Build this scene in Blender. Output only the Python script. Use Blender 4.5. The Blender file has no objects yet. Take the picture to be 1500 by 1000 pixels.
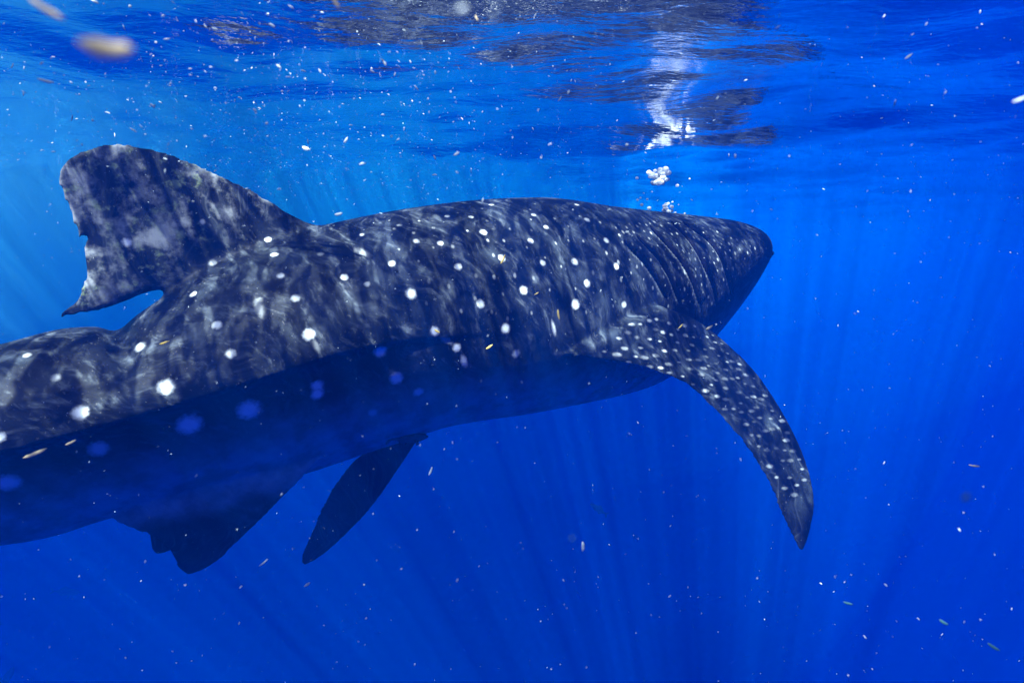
import bpy, bmesh, math, random
import numpy as np
from mathutils import Vector, Matrix, noise
from mathutils.bvhtree import BVHTree

random.seed(7)
rng = np.random.default_rng(11)
S = bpy.context.scene
COL = S.collection

# ------------------------------------------------------------------ camera
CAM_Z = -0.95                      # metres below the mean sea level
PITCH = math.radians(8.2)          # looking slightly down
F = 833.0                          # focal length in photo pixels (20 mm on 36 mm)
cam_d = bpy.data.cameras.new("camera")
cam_d.lens = 20.0
cam_d.sensor_width = 36.0
cam_d.clip_start = 0.02
cam_d.clip_end = 600.0
cam = bpy.data.objects.new("camera", cam_d)
cam.location = (0, 0, CAM_Z)
cam.rotation_euler = (math.pi / 2 - PITCH, 0, 0)
cam_d.dof.use_dof = True
cam_d.dof.focus_distance = 3.6
cam_d.dof.aperture_fstop = 4.0
COL.objects.link(cam)
S.camera = cam

# ------------------------------------------------------------------ sky and sun
SUN_TO = Vector((-0.25, -0.55, 1.0)).normalized()      # towards the sun
SUN_ELEV = math.asin(SUN_TO.z)
SUN_ROT = math.atan2(SUN_TO.x, SUN_TO.y)
world = bpy.data.worlds.new("World")
S.world = world
world.use_nodes = True
wn = world.node_tree
wn.nodes.clear()
w_out = wn.nodes.new("ShaderNodeOutputWorld")
w_bg = wn.nodes.new("ShaderNodeBackground")
w_sky = wn.nodes.new("ShaderNodeTexSky")
w_sky.sky_type = 'NISHITA'
w_sky.sun_disc = False
w_sky.sun_elevation = SUN_ELEV
w_sky.sun_rotation = SUN_ROT
w_bg.inputs[1].default_value = 0.06
wn.links.new(w_sky.outputs[0], w_bg.inputs[0])
wn.links.new(w_bg.outputs[0], w_out.inputs[0])

sun_d = bpy.data.lights.new("sun", 'SUN')
sun_d.energy = 5.0
sun_d.angle = math.radians(0.5)
sun_d.color = (1.0, 0.97, 0.92)
sun = bpy.data.objects.new("sun", sun_d)
sun.location = (-3, -4, 12)
sun.rotation_euler = SUN_TO.to_track_quat('Z', 'Y').to_euler()
COL.objects.link(sun)

S.view_settings.view_transform = 'Standard'
S.view_settings.look = 'None'
S.view_settings.gamma = 1.0
S.view_settings.use_curve_mapping = False
S.view_settings.exposure = 2.78

S.render.engine = 'CYCLES'
cy = S.cycles
cy.max_bounces = 10
cy.diffuse_bounces = 3
cy.glossy_bounces = 4
cy.transmission_bounces = 4
cy.volume_bounces = 3
cy.transparent_max_bounces = 8
cy.sample_clamp_indirect = 6.0
cy.caustics_reflective = False
cy.caustics_refractive = False
cy.use_denoising = True

# ------------------------------------------------------------------ helpers
def new_mat(name):
    m = bpy.data.materials.new(name)
    m.use_nodes = True
    m.node_tree.nodes.clear()
    return m, m.node_tree.nodes, m.node_tree.links

def tag(o, label=None, cat=None, group=None, kind=None):
    if label: o["label"] = label
    if cat: o["category"] = cat
    if group: o["group"] = group
    if kind: o["kind"] = kind
    return o

def mesh_obj(name, verts, faces, mat=None, parent=None, smooth=True):
    me = bpy.data.meshes.new(name)
    me.from_pydata([tuple(v) for v in verts], [], [tuple(f) for f in faces])
    me.update()
    if smooth:
        me.polygons.foreach_set("use_smooth", [True] * len(me.polygons))
    if mat: me.materials.append(mat)
    o = bpy.data.objects.new(name, me)
    COL.objects.link(o)
    if parent: o.parent = parent
    return o

CP, SP = math.cos(PITCH), math.sin(PITCH)
FWD, UP, RIGHT = Vector((0, CP, -SP)), Vector((0, SP, CP)), Vector((1, 0, 0))
CAM = Vector((0, 0, CAM_Z))
def ray(px, py):
    return (FWD + RIGHT * ((px - 750) / F) + UP * ((500 - py) / F))
def at(px, py, D):
    """point seen at photo pixel (px,py), D metres along the optical axis"""
    return CAM + ray(px, py) * D
def z_at(X, Y, py):
    k = (500 - py) / F
    return CAM_Z + Y * (k * CP - SP) / (CP + k * SP)
def proj(p):
    r = Vector(p) - CAM
    d = r.dot(FWD)
    return 750 + F * r.x / d, 500 - F * r.dot(UP) / d, d

def lerp_tab(x, tab):
    xs = [a for a, b in tab]; ys = [b for a, b in tab]
    return float(np.interp(x, xs, ys))
def smooth_tab(x, tab):
    """Catmull-Rom through a table (x ascending)"""
    xs = [a for a, b in tab]; ys = [b for a, b in tab]
    if x <= xs[0]: return ys[0]
    if x >= xs[-1]: return ys[-1]
    i = max(k for k in range(len(xs) - 1) if xs[k] <= x)
    h = xs[i + 1] - xs[i]
    u = (x - xs[i]) / h
    def sl(k):
        if k == 0: return (ys[1] - ys[0]) / (xs[1] - xs[0])
        if k == len(xs) - 1: return (ys[-1] - ys[-2]) / (xs[-1] - xs[-2])
        a = (ys[k] - ys[k-1]) / (xs[k] - xs[k-1]); b = (ys[k+1] - ys[k]) / (xs[k+1] - xs[k])
        return 0.0 if a * b < 0 else (a + b) / 2
    m0, m1 = sl(i) * h, sl(i + 1) * h
    return ((2*u**3 - 3*u*u + 1) * ys[i] + (u**3 - 2*u*u + u) * m0 + (-2*u**3 + 3*u*u) * ys[i+1] + (u**3 - u*u) * m1)

# ------------------------------------------------------------------ the water
hz_m, N, L = new_mat("water_haze")
out = N.new("ShaderNodeOutputMaterial")
pv = N.new("ShaderNodeVolumePrincipled")
pv.inputs["Color"].default_value = (0.0, 0.0016, 0.061, 1)       # scatters blue
pv.inputs["Absorption Color"].default_value = (0.16, 0.49, 0.80, 1)   # swallows red first, then green
pv.inputs["Density"].default_value = 0.12
pv.inputs["Anisotropy"].default_value = 0.0
L.new(pv.outputs[0], out.inputs["Volume"])
HB, HT, HR = -110.0, 0.55, 230.0
v = [(x, y, z) for z in (HB, HT) for x, y in ((-HR, -HR), (HR, -HR), (HR, HR), (-HR, HR))]
hz = mesh_obj("haze", v, [(3, 2, 1, 0), (4, 5, 6, 7), (0, 1, 5, 4), (1, 2, 6, 5), (2, 3, 7, 6), (3, 0, 4, 7)], hz_m, smooth=False)
tag(hz, "clear deep blue water that fades everything far away", "water haze", kind="stuff")

# just under the surface the water is milky with tiny bubbles at the upper left
def milk_mat(col, dens):
    m, N, L = new_mat("milky_fill")
    out = N.new("ShaderNodeOutputMaterial")
    pv = N.new("ShaderNodeVolumePrincipled")
    pv.inputs["Color"].default_value = (*col, 1)
    pv.inputs["Density"].default_value = dens
    L.new(pv.outputs[0], out.inputs["Volume"])
    return m
def milk(cx, cy, rx, ry, depth, rot):
    """a lens of milky water or added pale volume hanging under the surface, thinning out to its rim"""
    vs, fs = [], []
    nr, ns = 40, 72
    top = 0.35
    def z(r): return -depth * math.sqrt(max(0.0, 1 - r * r))
    c, s_ = math.cos(rot), math.sin(rot)
    for lev in (0, 1):
        for k in range(1, nr + 1):
            r = math.sin(math.pi / 2 * k / nr)
            for q in range(ns):
                a = 2 * math.pi * q / ns
                x, y = rx * r * math.cos(a), ry * r * math.sin(a)
                vs.append((cx + x * c - y * s_, cy + x * s_ + y * c, top if lev else z(r)))
    b = len(vs)
    vs += [(cx, cy, z(0)), (cx, cy, top)]
    for lev in (0, 1):
        o = lev * nr * ns
        for q in range(ns):
            q2 = (q + 1) % ns
            tri = (b + lev, o + q, o + q2)
            fs.append(tri if lev else tri[::-1])
            for k in range(nr - 1):
                f = (o + k * ns + q, o + (k + 1) * ns + q, o + (k + 1) * ns + q2, o + k * ns + q2)
                fs.append(f if lev else f[::-1])
    o = (nr - 1) * ns
    for q in range(ns):
        q2 = (q + 1) % ns
        fs.append((o + q, o + q2, nr * ns + o + q2, nr * ns + o + q))
    return vs, fs
for (cx_, cy_, rx_, ry_, d_, ro_, col_, den_, lab) in (  # pale volumes added to brighten the water, then the milky upper left
        (-15, 14, 27, 24, 14.0, 0.0, (0.0, 0.18, 0.98), 0.026, "broad added pale volume brightening the water to the left"),
        (-3.5, 13.5, 13, 9.5, 14.0, 0.0, (0.0, 0.40, 0.98), 0.022, "faint added pale volume brightening the deep water beyond the shark's belly"),
        (-12, 22, 32, 19, 8.0, 0.0, (0.0, 0.38, 0.98), 0.010, "outermost added pale volume brightening the water beyond the shark's back"),
        (-12, 21, 25, 15, 6.0, 0.0, (0.0, 0.52, 0.98), 0.016, "added pale volume brightening the water beyond the shark's back"),
        (-12, 20, 20, 12, 4.4, 0.0, (0.0, 0.64, 0.98), 0.026, "thicker added pale volume brightening the water beyond the shark's back"),
        (-4.5, 10.5, 8.5, 4.8, 4.2, 0.0, (0.0, 0.68, 0.98), 0.052, "added pale volume brightening the water just past the middle of the shark's back"),
        (-4.5, 10.2, 6.5, 4.2, 3.2, 0.0, (0.0, 0.76, 0.98), 0.065, "thicker added pale volume brightening the water just past the middle of the shark's back"),
        (-9.5, 9, 12.5, 6.2, 3.6, 0.25, (0.04, 0.78, 0.98), 0.080, "milky water at the upper left behind the dorsal fin"),
        (-9.5, 9, 9.5, 5.4, 2.6, 0.25, (0.28, 0.97, 0.99), 0.250, "milkiest patch of fine bubbles at the upper left behind the dorsal fin")):
    vs, fs = milk(cx_, cy_, rx_, ry_, d_, ro_)
    mk = mesh_obj("milky_fill", vs, fs, milk_mat(col_, den_), smooth=False)
    tag(mk, lab, "bubble haze", kind="stuff")

# the sea surface, seen from below: total reflection at shallow angles, sky through it straight above
sf_m, N, L = new_mat("sea_surface")
out = N.new("ShaderNodeOutputMaterial")
tc = N.new("ShaderNodeTexCoord")
geo_b = N.new("ShaderNodeBump"); geo_b.inputs["Strength"].default_value = 0.32; geo_b.inputs["Distance"].default_value = 0.03
nb = N.new("ShaderNodeTexNoise"); nb.inputs["Scale"].default_value = 11.0; nb.inputs["Detail"].default_value = 4.0
mpb = N.new("ShaderNodeMapping"); mpb.inputs["Rotation"].default_value = (0, 0, 0.25); mpb.inputs["Scale"].default_value = (0.60, 1.35, 1)
L.new(tc.outputs["Object"], mpb.inputs[0]); L.new(mpb.outputs[0], nb.inputs["Vector"])
L.new(nb.outputs["Fac"], geo_b.inputs["Height"])
fr = N.new("ShaderNodeFresnel"); fr.inputs["IOR"].default_value = 1.333
L.new(geo_b.outputs[0], fr.inputs["Normal"])
gl = N.new("ShaderNodeBsdfGlossy"); gl.inputs["Roughness"].default_value = 0.01
gl.inputs["Color"].default_value = (0.97, 0.98, 1, 1)
L.new(geo_b.outputs[0], gl.inputs["Normal"])
tr = N.new("ShaderNodeBsdfTransparent")
# noise in the transparent colour dims the sun to imitate caustics and shafts
def caustic_mask(scale, rot, stretch, off, lo, hi, detail):
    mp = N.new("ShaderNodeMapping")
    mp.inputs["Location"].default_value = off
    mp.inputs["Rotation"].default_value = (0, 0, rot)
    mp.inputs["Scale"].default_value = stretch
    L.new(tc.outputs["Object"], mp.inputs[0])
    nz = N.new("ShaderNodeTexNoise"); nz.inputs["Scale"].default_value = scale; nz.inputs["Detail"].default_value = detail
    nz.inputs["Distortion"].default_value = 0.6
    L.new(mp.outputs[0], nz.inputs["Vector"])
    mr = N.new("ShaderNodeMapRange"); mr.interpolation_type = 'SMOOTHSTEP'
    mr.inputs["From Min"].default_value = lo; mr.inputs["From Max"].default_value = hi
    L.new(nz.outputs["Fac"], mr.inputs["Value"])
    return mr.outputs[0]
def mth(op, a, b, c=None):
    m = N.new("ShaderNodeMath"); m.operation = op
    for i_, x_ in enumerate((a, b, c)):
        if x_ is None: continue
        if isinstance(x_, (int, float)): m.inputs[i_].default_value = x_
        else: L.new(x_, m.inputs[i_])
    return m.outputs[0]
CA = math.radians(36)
l1 = caustic_mask(3.6, -CA + 0.30, (1.30, 0.70, 1), (2.3, 1.1, 0), 0.44, 0.66, 2.0)
l2 = caustic_mask(11.0, -CA + 0.45, (1.5, 0.55, 1), (4.1, 2.2, 0), 0.45, 0.62, 3.0)
l3 = caustic_mask(0.85, 0.3, (1.0, 1.0, 1), (1.7, 5.2, 0), 0.38, 0.60, 1.0)
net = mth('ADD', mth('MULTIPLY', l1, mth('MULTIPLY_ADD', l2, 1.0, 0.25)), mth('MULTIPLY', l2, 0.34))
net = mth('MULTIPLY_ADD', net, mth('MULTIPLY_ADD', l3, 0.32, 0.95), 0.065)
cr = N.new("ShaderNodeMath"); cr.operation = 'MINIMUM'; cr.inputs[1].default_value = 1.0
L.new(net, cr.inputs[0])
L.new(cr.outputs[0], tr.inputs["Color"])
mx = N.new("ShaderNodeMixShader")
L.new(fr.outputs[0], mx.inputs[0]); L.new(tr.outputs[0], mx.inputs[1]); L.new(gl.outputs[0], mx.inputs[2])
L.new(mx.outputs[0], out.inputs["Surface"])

waves = []
wr = np.random.default_rng(5)
for i in range(46):
    lam = 0.22 * (16.0 ** wr.random())
    ang = math.radians(72) + wr.normal(0, 0.70)
    k = 2 * math.pi / lam
    amp = 0.0125 * (lam / 1.0) ** 0.92 / 2.2
    waves.append((k * math.cos(ang), k * math.sin(ang), amp, wr.random() * 6.283))
def sea_z(x, y):
    z = np.zeros_like(x)
    for kx, ky, a, ph in waves:
        z += a * np.sin(kx * x + ky * y + ph)
    return z
def spread(n, near, far):
    u = np.linspace(-1, 1, n)
    k = np.arcsinh(far / near)
    return near * np.sinh(u * k)
gx = spread(560, 5.0, 150.0)
gy = spread(560, 5.0, 150.0) + 2.5
GX, GY = np.meshgrid(gx, gy)
fade = np.clip(1.4 - np.hypot(GX, GY - 2.5) / 60.0, 0.15, 1)
GZ = sea_z(GX, GY) * fade
nx, ny = len(gx), len(gy)
verts = np.stack([GX.ravel(), GY.ravel(), GZ.ravel()], 1)
idx = np.arange(nx * ny).reshape(ny, nx)
quads = np.stack([idx[:-1, :-1].ravel(), idx[:-1, 1:].ravel(), idx[1:, 1:].ravel(), idx[1:, :-1].ravel()], 1)
me = bpy.data.meshes.new("sea_surface")
me.vertices.add(len(verts)); me.vertices.foreach_set("co", verts.ravel())
me.loops.add(quads.size); me.loops.foreach_set("vertex_index", quads.ravel())
me.polygons.add(len(quads)); me.polygons.foreach_set("loop_start", np.arange(0, quads.size, 4))
me.polygons.foreach_set("use_smooth", np.ones(len(quads), bool))
me.update(); me.validate()
me.materials.append(sf_m)
sea = bpy.data.objects.new("sea_surface", me); COL.objects.link(sea)
tag(sea, "rippled underside of the sea surface mirroring the shark", kind="structure")

# ------------------------------------------------------------------ the whale shark
P0 = Vector((-2.25, 2.50, 0))
AX = Vector((0.81, 0.5864, 0)).normalized()
RT = Vector((AX.y, -AX.x, 0))                 # towards the shark's right, the side we see
def plan(t):
    return P0 + AX * t
TOP = [(0, 506), (60, 488), (100, 480), (150, 477), (172, 482), (196, 464), (240, 434), (300, 393), (400, 350), (475, 329), (600, 305), (700, 293), (780, 290), (880, 303),
       (960, 312), (1000, 317), (1040, 324), (1075, 336)]
BOT = [(0, 800), (80, 785), (150, 762), (300, 728), (440, 695), (560, 652), (640, 622), (760, 601), (880, 577), (930, 566), (960, 552),
       (1000, 525), (1030, 490), (1075, 400)]
def axis_z(t, tab):
    p = plan(t)
    z = CAM_Z - 0.3
    for _ in range(4):
        px = proj((p.x, p.y, z))[0]
        z = z_at(p.x, p.y, smooth_tab(px, tab))
    return z
T_TIP = 5.40
RIDGE = [(-120, 690), (0, 664), (100, 640), (200, 613), (289, 586), (400, 552), (500, 520), (600, 500), (700, 490), (800, 484), (900, 474), (1000, 450), (1060, 424), (1100, 388), (1122, 368)]
def flank_z(q):
    z = CAM_Z - 0.4
    for _ in range(4):
        z = z_at(q.x, q.y, smooth_tab(proj((q.x, q.y, z))[0], RIDGE))
    return z
EU = [(-3.5, 2.0), (-0.4, 2.0), (0.45, 1.6), (1.35, 1.6), (2.2, 2.05), (3.6, 2.25), (4.6, 2.2), (5.3, 2.3)]
def sect(t):
    """half width, top z, ridge z, bottom z, lower exponent, ledge"""
    w = smooth_tab(t, [(-3.6, .06), (-3.0, .13), (-1.5, .27), (0, .42), (1, .58), (2, .70), (3, .77), (4, .77), (4.7, .73), (5.0, .67), (5.16, .60), (5.29, .49), (5.37, .30), (T_TIP, .08)])
    tt = min(max(t, 0.0), 5.14)
    zt, zb = axis_z(tt, TOP), axis_z(tt, BOT)
    if t < 0:
        a = min(1, -t / 3.2)
        z0, z1 = axis_z(0, TOP), axis_z(0, BOT)
        mid = (z0 + z1) / 2 + 0.05 * a
        hh = (z0 - z1) / 2 * (1 - a) ** 0.8 + 0.10 * a
        zt, zb = mid + hh * (1 - 0.05 * a), mid - hh
    if t > 5.14:
        u = (t - 5.14) / (T_TIP - 5.14)
        zc = zt - 0.10
        k = math.sqrt(max(0.0, 1 - u * u))
        zt, zb = zc + (zt - zc) * (0.25 + .75 * k), zc - (zc - zb) * (0.25 + .75 * k)
    if t < 0.1:
        q = plan(0.1) + RT * 0.43
        z1 = flank_z(q)
        f0 = (axis_z(0.1, TOP) - z1) / (axis_z(0.1, TOP) - axis_z(0.1, BOT))
        zr = zt - (zt - zb) * (f0 + (0.5 - f0) * min(1, (0.1 - t) / 2.5))
    else:
        zr = min(flank_z(plan(min(t, 5.2)) + RT * w), zt - 0.18 * (zt - zb))
        zr = max(zr, zb + 0.25 * (zt - zb))
    ex = lerp_tab(t, [(-3, 1.8), (0, 1.32), (1.4, 1.45), (2.3, 1.9), (3.7, 2.0), (4.5, 1.5), (5.3, 1.25)])
    led = lerp_tab(t, [(-3, .14), (0, .10), (1.2, .07), (1.9, .02), (2.4, .0)])
    return w, zt, zr, zb, ex, led
NT = 120
def ring(t):
    w, zt, zr, zb, ex, led = sect(t)
    p = plan(t)
    half = []
    nu = 26
    eu = lerp_tab(t, EU)
    for i in range(nu + 1):                       # top -> ridge
        a = math.pi / 2 * (1 - i / nu)
        x = w * math.cos(a) ** (2 / eu); z = zr + (zt - zr) * math.sin(a) ** (2 / eu)
        half.append((x, z))
    wl = w * (1 - led)
    half[-1] = (w, zr)
    nl = 26
    for i in range(0, nl + 1):                    # ridge -> belly
        a = math.pi / 2 * i / nl
        x = wl * max(0.0, math.cos(a)) ** (2 / ex); z = zr - 0.012 - (zr - 0.012 - zb) * math.sin(a) ** (2 / ex)
        half.append((x, z))
    # smaller ridges along the upper back
    res = []
    for x, z in half:
        res.append((x, z))
    pts = [p + RT * x + Vector((0, 0, z)) for x, z in res]
    left = [p - RT * x + Vector((0, 0, z)) for x, z in res[1:-1]][::-1]
    return pts + left
ts = list(np.linspace(-3.5, 5.14, NT)) + [5.19, 5.24, 5.28, 5.32, 5.35, 5.37, 5.385, T_TIP]
bv, bf = [], []
rings = [ring(t) for t in ts]
M = len(rings[0])
for r in rings: bv += r
for i in range(len(rings) - 1):
    for j in range(M):
        a, b = i * M + j, i * M + (j + 1) % M
        bf.append((a, b, b + M, a + M))
bf.append(tuple(range(M))[::-1]); bf.append(tuple((len(rings) - 1) * M + k for k in range(M)))

def resample(pts, n):
    pts = [Vector(p) for p in pts]
    # Catmull-Rom, then even arc length
    dense = []
    for i in range(len(pts) - 1):
        p0 = pts[max(i - 1, 0)]; p1 = pts[i]; p2 = pts[i + 1]; p3 = pts[min(i + 2, len(pts) - 1)]
        for k in range(12):
            u = k / 12
            dense.append(0.5 * ((2 * p1) + (p2 - p0) * u + (2 * p0 - 5 * p1 + 4 * p2 - p3) * u * u + (3 * p1 - p0 - 3 * p2 + p3) * u ** 3))
    dense.append(pts[-1])
    d = [0.0]
    for a, b in zip(dense, dense[1:]): d.append(d[-1] + (b - a).length)
    res = []
    for s in np.linspace(0, d[-1], n):
        k = min(max(int(np.searchsorted(d, s)) - 1, 0), len(dense) - 2)
        u = 0 if d[k + 1] == d[k] else (s - d[k]) / (d[k + 1] - d[k])
        res.append(dense[k].lerp(dense[k + 1], float(u)))
    return res
def add_fin(lead, trail, thick, root_in, nrm, droop=None, n=34, m=17, edge=0.009):
    """aerofoil fin between a leading and a trailing curve (root -> tip), thickness along nrm, root pushed in by root_in"""
    Lc, Tc = resample(lead, n), resample(trail, n)
    rows = [(Lc[0] + root_in, Tc[0] + root_in, 1.0)] + [(Lc[i], Tc[i], 1 - i / (n - 1)) for i in range(n)]
    base = len(bv)
    cs = [0.5 - 0.5 * math.cos(math.pi * k / (m - 1)) for k in range(m)]
    for a, b, k in rows:
        up, lo = [], []
        for c in cs:
            q = a.lerp(b, c)
            th = (thick * (0.25 + 0.75 * k)) * 1.9 * (max(c, 1e-4) ** 0.5) * (1 - c) ** 0.9 + edge * (1 - abs(2 * c - 1) ** 6)
            th = max(th, 0.004)
            o_ = droop(q) if droop else Vector()
            up.append(q + o_ + nrm * th * 0.5); lo.append(q + o_ - nrm * th * 0.5)
        bv.extend(up); bv.extend(lo[::-1])
    R = 2 * m
    for i in range(len(rows) - 1):
        for j in range(R):
            a, b = base + i * R + j, base + i * R + (j + 1) % R
            bf.append((a, b, b + R, a + R))
    bf.append(tuple(base + k for k in range(R))[::-1])
    bf.append(tuple(base + (len(rows) - 1) * R + k for k in range(R)))

# first dorsal fin, in the body's middle plane
def on_mid(px, py, off=0.0):
    d = ray(px, py)
    pp = P0 + RT * off
    s = (pp - CAM).dot(RT) / d.dot(RT)
    return CAM + d * s
dl = [on_mid(*q) for q in ((488, 350), (470, 331), (430, 309), (380, 283), (320, 255), (260, 229), (205, 214), (165, 210), (130, 217), (102, 231), (89, 248))]
dt = [on_mid(*q) for q in ((262, 424), (215, 437), (165, 458), (118, 470), (78, 468), (96, 446), (118, 420), (124, 398), (121, 384), (122, 376), (118, 368), (121, 360), (134, 352), (113, 349), (108, 332), (101, 318), (98, 302), (91, 288), (86, 268), (87, 252))]
add_fin(dl, dt, 0.085, Vector((0, 0, -0.22)), RT, n=130, m=21)
# right pectoral fin
pl = [at(*q) for q in ((975, 448, 3.84), (1016, 464, 4.10), (1046, 486, 4.28), (1080, 516, 4.26), (1116, 556, 4.18), (1154, 616, 4.03), (1182, 677, 3.90), (1194, 735, 3.80), (1187, 780, 3.73), (1177, 806, 3.70))]
ptr = [at(*q) for q in ((836, 524, 3.44), (880, 530, 3.51), (940, 540, 3.60), (1000, 561, 3.69), (1048, 604, 3.76), (1091, 653, 3.76), (1123, 707, 3.74), (1146, 760, 3.71), (1170, 806, 3.69))]
pn = (ptr[0] - pl[0]).cross(pl[-1] - pl[0]).normalized()
if pn.z < 0: pn = -pn
add_fin(pl, ptr, 0.10, (RT * -0.30 + Vector((0, 0, 0.05))), pn)
# left pectoral fin, far side, swept back under the belly
ll = [at(*q) for q in ((880, 530, 5.35), (760, 575, 5.0), (680, 600, 4.75), (625, 632, 4.6), (590, 680, 4.5), (550, 738, 4.38), (505, 786, 4.28), (470, 816, 4.22), (446, 828, 4.2))]
lt = [at(*q) for q in ((690, 575, 4.6), (600, 620, 4.5), (545, 655, 4.43), (515, 675, 4.38), (490, 706, 4.33), (468, 745, 4.28), (452, 785, 4.23), (440, 812, 4.2), (440, 824, 4.2))]
ln = (lt[0] - ll[0]).cross(ll[-1] - ll[0]).normalized()
add_fin(ll, lt, 0.09, RT * 0.25 + Vector((0, 0, 0.12)), ln, edge=0.022)
# right pelvic fin
vl = [at(*q) for q in ((470, 672, 3.12), (448, 698, 3.06), (420, 726, 3.0), (390, 757, 2.93), (350, 795, 2.86), (318, 822, 2.80), (296, 834, 2.77), (278, 839, 2.76))]
vt = [at(*q) for q in ((135, 752, 2.66), (165, 768, 2.67), (195, 780, 2.68), (220, 787, 2.69), (238, 800, 2.70), (250, 818, 2.72), (262, 832, 2.74), (272, 838, 2.75))]
vl = [CAM + (p - CAM) * (1.02 + .11 * i / 7) for i, p in enumerate(vl)]; vt = [CAM + (p - CAM) * (1.02 + .11 * i / 7) for i, p in enumerate(vt)]
vn = (vt[0] - vl[0]).cross(vl[-1] - vl[0]).normalized()
add_fin(vl, vt, 0.05, Vector((0, 0, 0.16)) - RT * 0.05, vn, edge=0.018)
# left pelvic fin: its tip peeps out behind the right one
wl_ = [p - RT * 0.30 for p in vl]; wt_ = [p - RT * 0.30 for p in vt]
kx = at(231, 814, 3.02) - (vl[-1] - RT * 0.30)
wl_ = [p + kx * (i / 7) for i, p in enumerate(wl_)]; wt_ = [p + kx * (i / 7) for i, p in enumerate(wt_)]
add_fin(wl_, wt_, 0.05, Vector((0, 0, 0.16)) + RT * 0.05, vn, edge=0.018)
# second dorsal, anal and tail fins, beyond the left edge of the picture
def body_pt(t, h):
    p = plan(t); return Vector((p.x, p.y, h))
zt1 = sect(-1.0)[1]; zb1 = sect(-1.2)[3]; zm = sect(-3.4)[2]
add_fin([body_pt(-0.8, zt1 - .05), body_pt(-1.0, zt1 + .12), body_pt(-1.25, zt1 + .26)], [body_pt(-1.3, zt1 - .05), body_pt(-1.33, zt1 + .05), body_pt(-1.4, zt1 + .24)], .05, Vector((0, 0, -.15)), RT, n=14)
add_fin([body_pt(-1.0, zb1 + .05), body_pt(-1.2, zb1 - .12), body_pt(-1.42, zb1 - .24)], [body_pt(-1.4, zb1 + .05), body_pt(-1.45, zb1 - .05), body_pt(-1.5, zb1 - .22)], .05, Vector((0, 0, .15)), RT, n=14)
add_fin([body_pt(-3.1, zm + .02), body_pt(-3.5, zm + .35), body_pt(-3.95, zm + .80), body_pt(-4.3, zm + 1.10)], [body_pt(-3.55, zm - .04), body_pt(-3.75, zm + .3), body_pt(-4.1, zm + .75), body_pt(-4.33, zm + 1.08)], .10, AX * .25, RT, n=24)
add_fin([body_pt(-3.1, zm - .02), body_pt(-3.4, zm - .25), body_pt(-3.75, zm - .55), body_pt(-3.95, zm - .75)], [body_pt(-3.55, zm + .04), body_pt(-3.6, zm - .2), body_pt(-3.85, zm - .5), body_pt(-3.97, zm - .73)], .10, AX * .25, RT, n=24)

raw = mesh_obj("whale_shark", bv, bf)
bm = bmesh.new(); bm.from_mesh(raw.data)
bmesh.ops.recalc_face_normals(bm, faces=bm.faces[:]); bm.to_mesh(raw.data); bm.free()
rm = raw.modifiers.new("weld", 'REMESH'); rm.mode = 'VOXEL'; rm.voxel_size = 0.0105
dg = bpy.context.evaluated_depsgraph_get()
ev = raw.evaluated_get(dg)
wm = bpy.data.meshes.new_from_object(ev)
raw.modifiers.clear()
old = raw.data; raw.data = wm; bpy.data.meshes.remove(old); wm.name = "whale_shark"
shark = raw
nv = len(wm.vertices)
co = np.empty(nv * 3); wm.vertices.foreach_get("co", co); co = co.reshape(-1, 3)
ed = np.empty(len(wm.edges) * 2, int); wm.edges.foreach_get("vertices", ed); ed = ed.reshape(-1, 2)
print("SHARK VERTS", nv)
deg = np.bincount(ed.ravel(), minlength=nv).astype(float)
def lap(x):
    s = np.zeros_like(x)
    if x.ndim == 1:
        s = np.bincount(ed[:, 0], x[ed[:, 1]], nv) + np.bincount(ed[:, 1], x[ed[:, 0]], nv); return s / deg
    for c in range(x.shape[1]):
        s[:, c] = (np.bincount(ed[:, 0], x[ed[:, 1], c], nv) + np.bincount(ed[:, 1], x[ed[:, 0], c], nv)) / deg
    return s
# smooth: everything a little, the places where a fin grows out of the body much more
axn, rtn, p0n = np.array(AX), np.array(RT), np.array(P0)
tt = (co - p0n) @ axn
xx = (co - p0n) @ rtn
tgrid = np.linspace(-3.5, T_TIP, 400)
SG = np.array([sect(t) for t in tgrid])
def sec_of(t):
    return [np.interp(t, tgrid, SG[:, k]) for k in range(6)]
W_, ZT_, ZR_, ZB_, EX_, LD_ = sec_of(tt)
up_ = co[:, 2] >= ZR_
EUv = np.interp(tt, [a for a, b in EU], [b for a, b in EU])
ru = np.where(up_, (np.abs(xx) / W_) ** EUv + (np.abs(co[:, 2] - ZR_) / np.maximum(ZT_ - ZR_, .01)) ** EUv,
              (np.abs(xx) / (W_ * (1 - LD_))) ** EX_ + (np.abs(ZR_ - co[:, 2]) / np.maximum(ZR_ - ZB_, .01)) ** EX_)
finness = np.clip((ru - 1.12) / 0.5, 0, 1)          # 0 on the body, 1 well out on a fin
near = ((ru > 1.03) & (ru < 1.75)).astype(float)
for _ in range(6): near = 0.5 * near + 0.5 * lap(near)
near = np.clip(near * 1.2, 0, 1) * (tt < 5.0)
keep = co.copy()
for it in range(26):
    wgt = (0.5 if it < 4 else 0.0) + near * 0.5
    wgt = np.minimum(wgt, 0.55)[:, None]
    co = co + wgt * (lap(co) - co)

root_ = ((np.abs(xx) < .26) & (tt > .25) & (tt < 1.75) & (np.abs(co[:, 2] - ZT_) < .15)).astype(float)
for _ in range(8): root_ = 0.4 * root_ + 0.6 * lap(root_)
for it in range(45):
    co = co + (0.5 * root_)[:, None] * (lap(co) - co)
thin = finness * (np.abs(xx) > .22)
for it in range(12):
    co = co + (0.5 * thin)[:, None] * (lap(co) - co)
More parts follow.
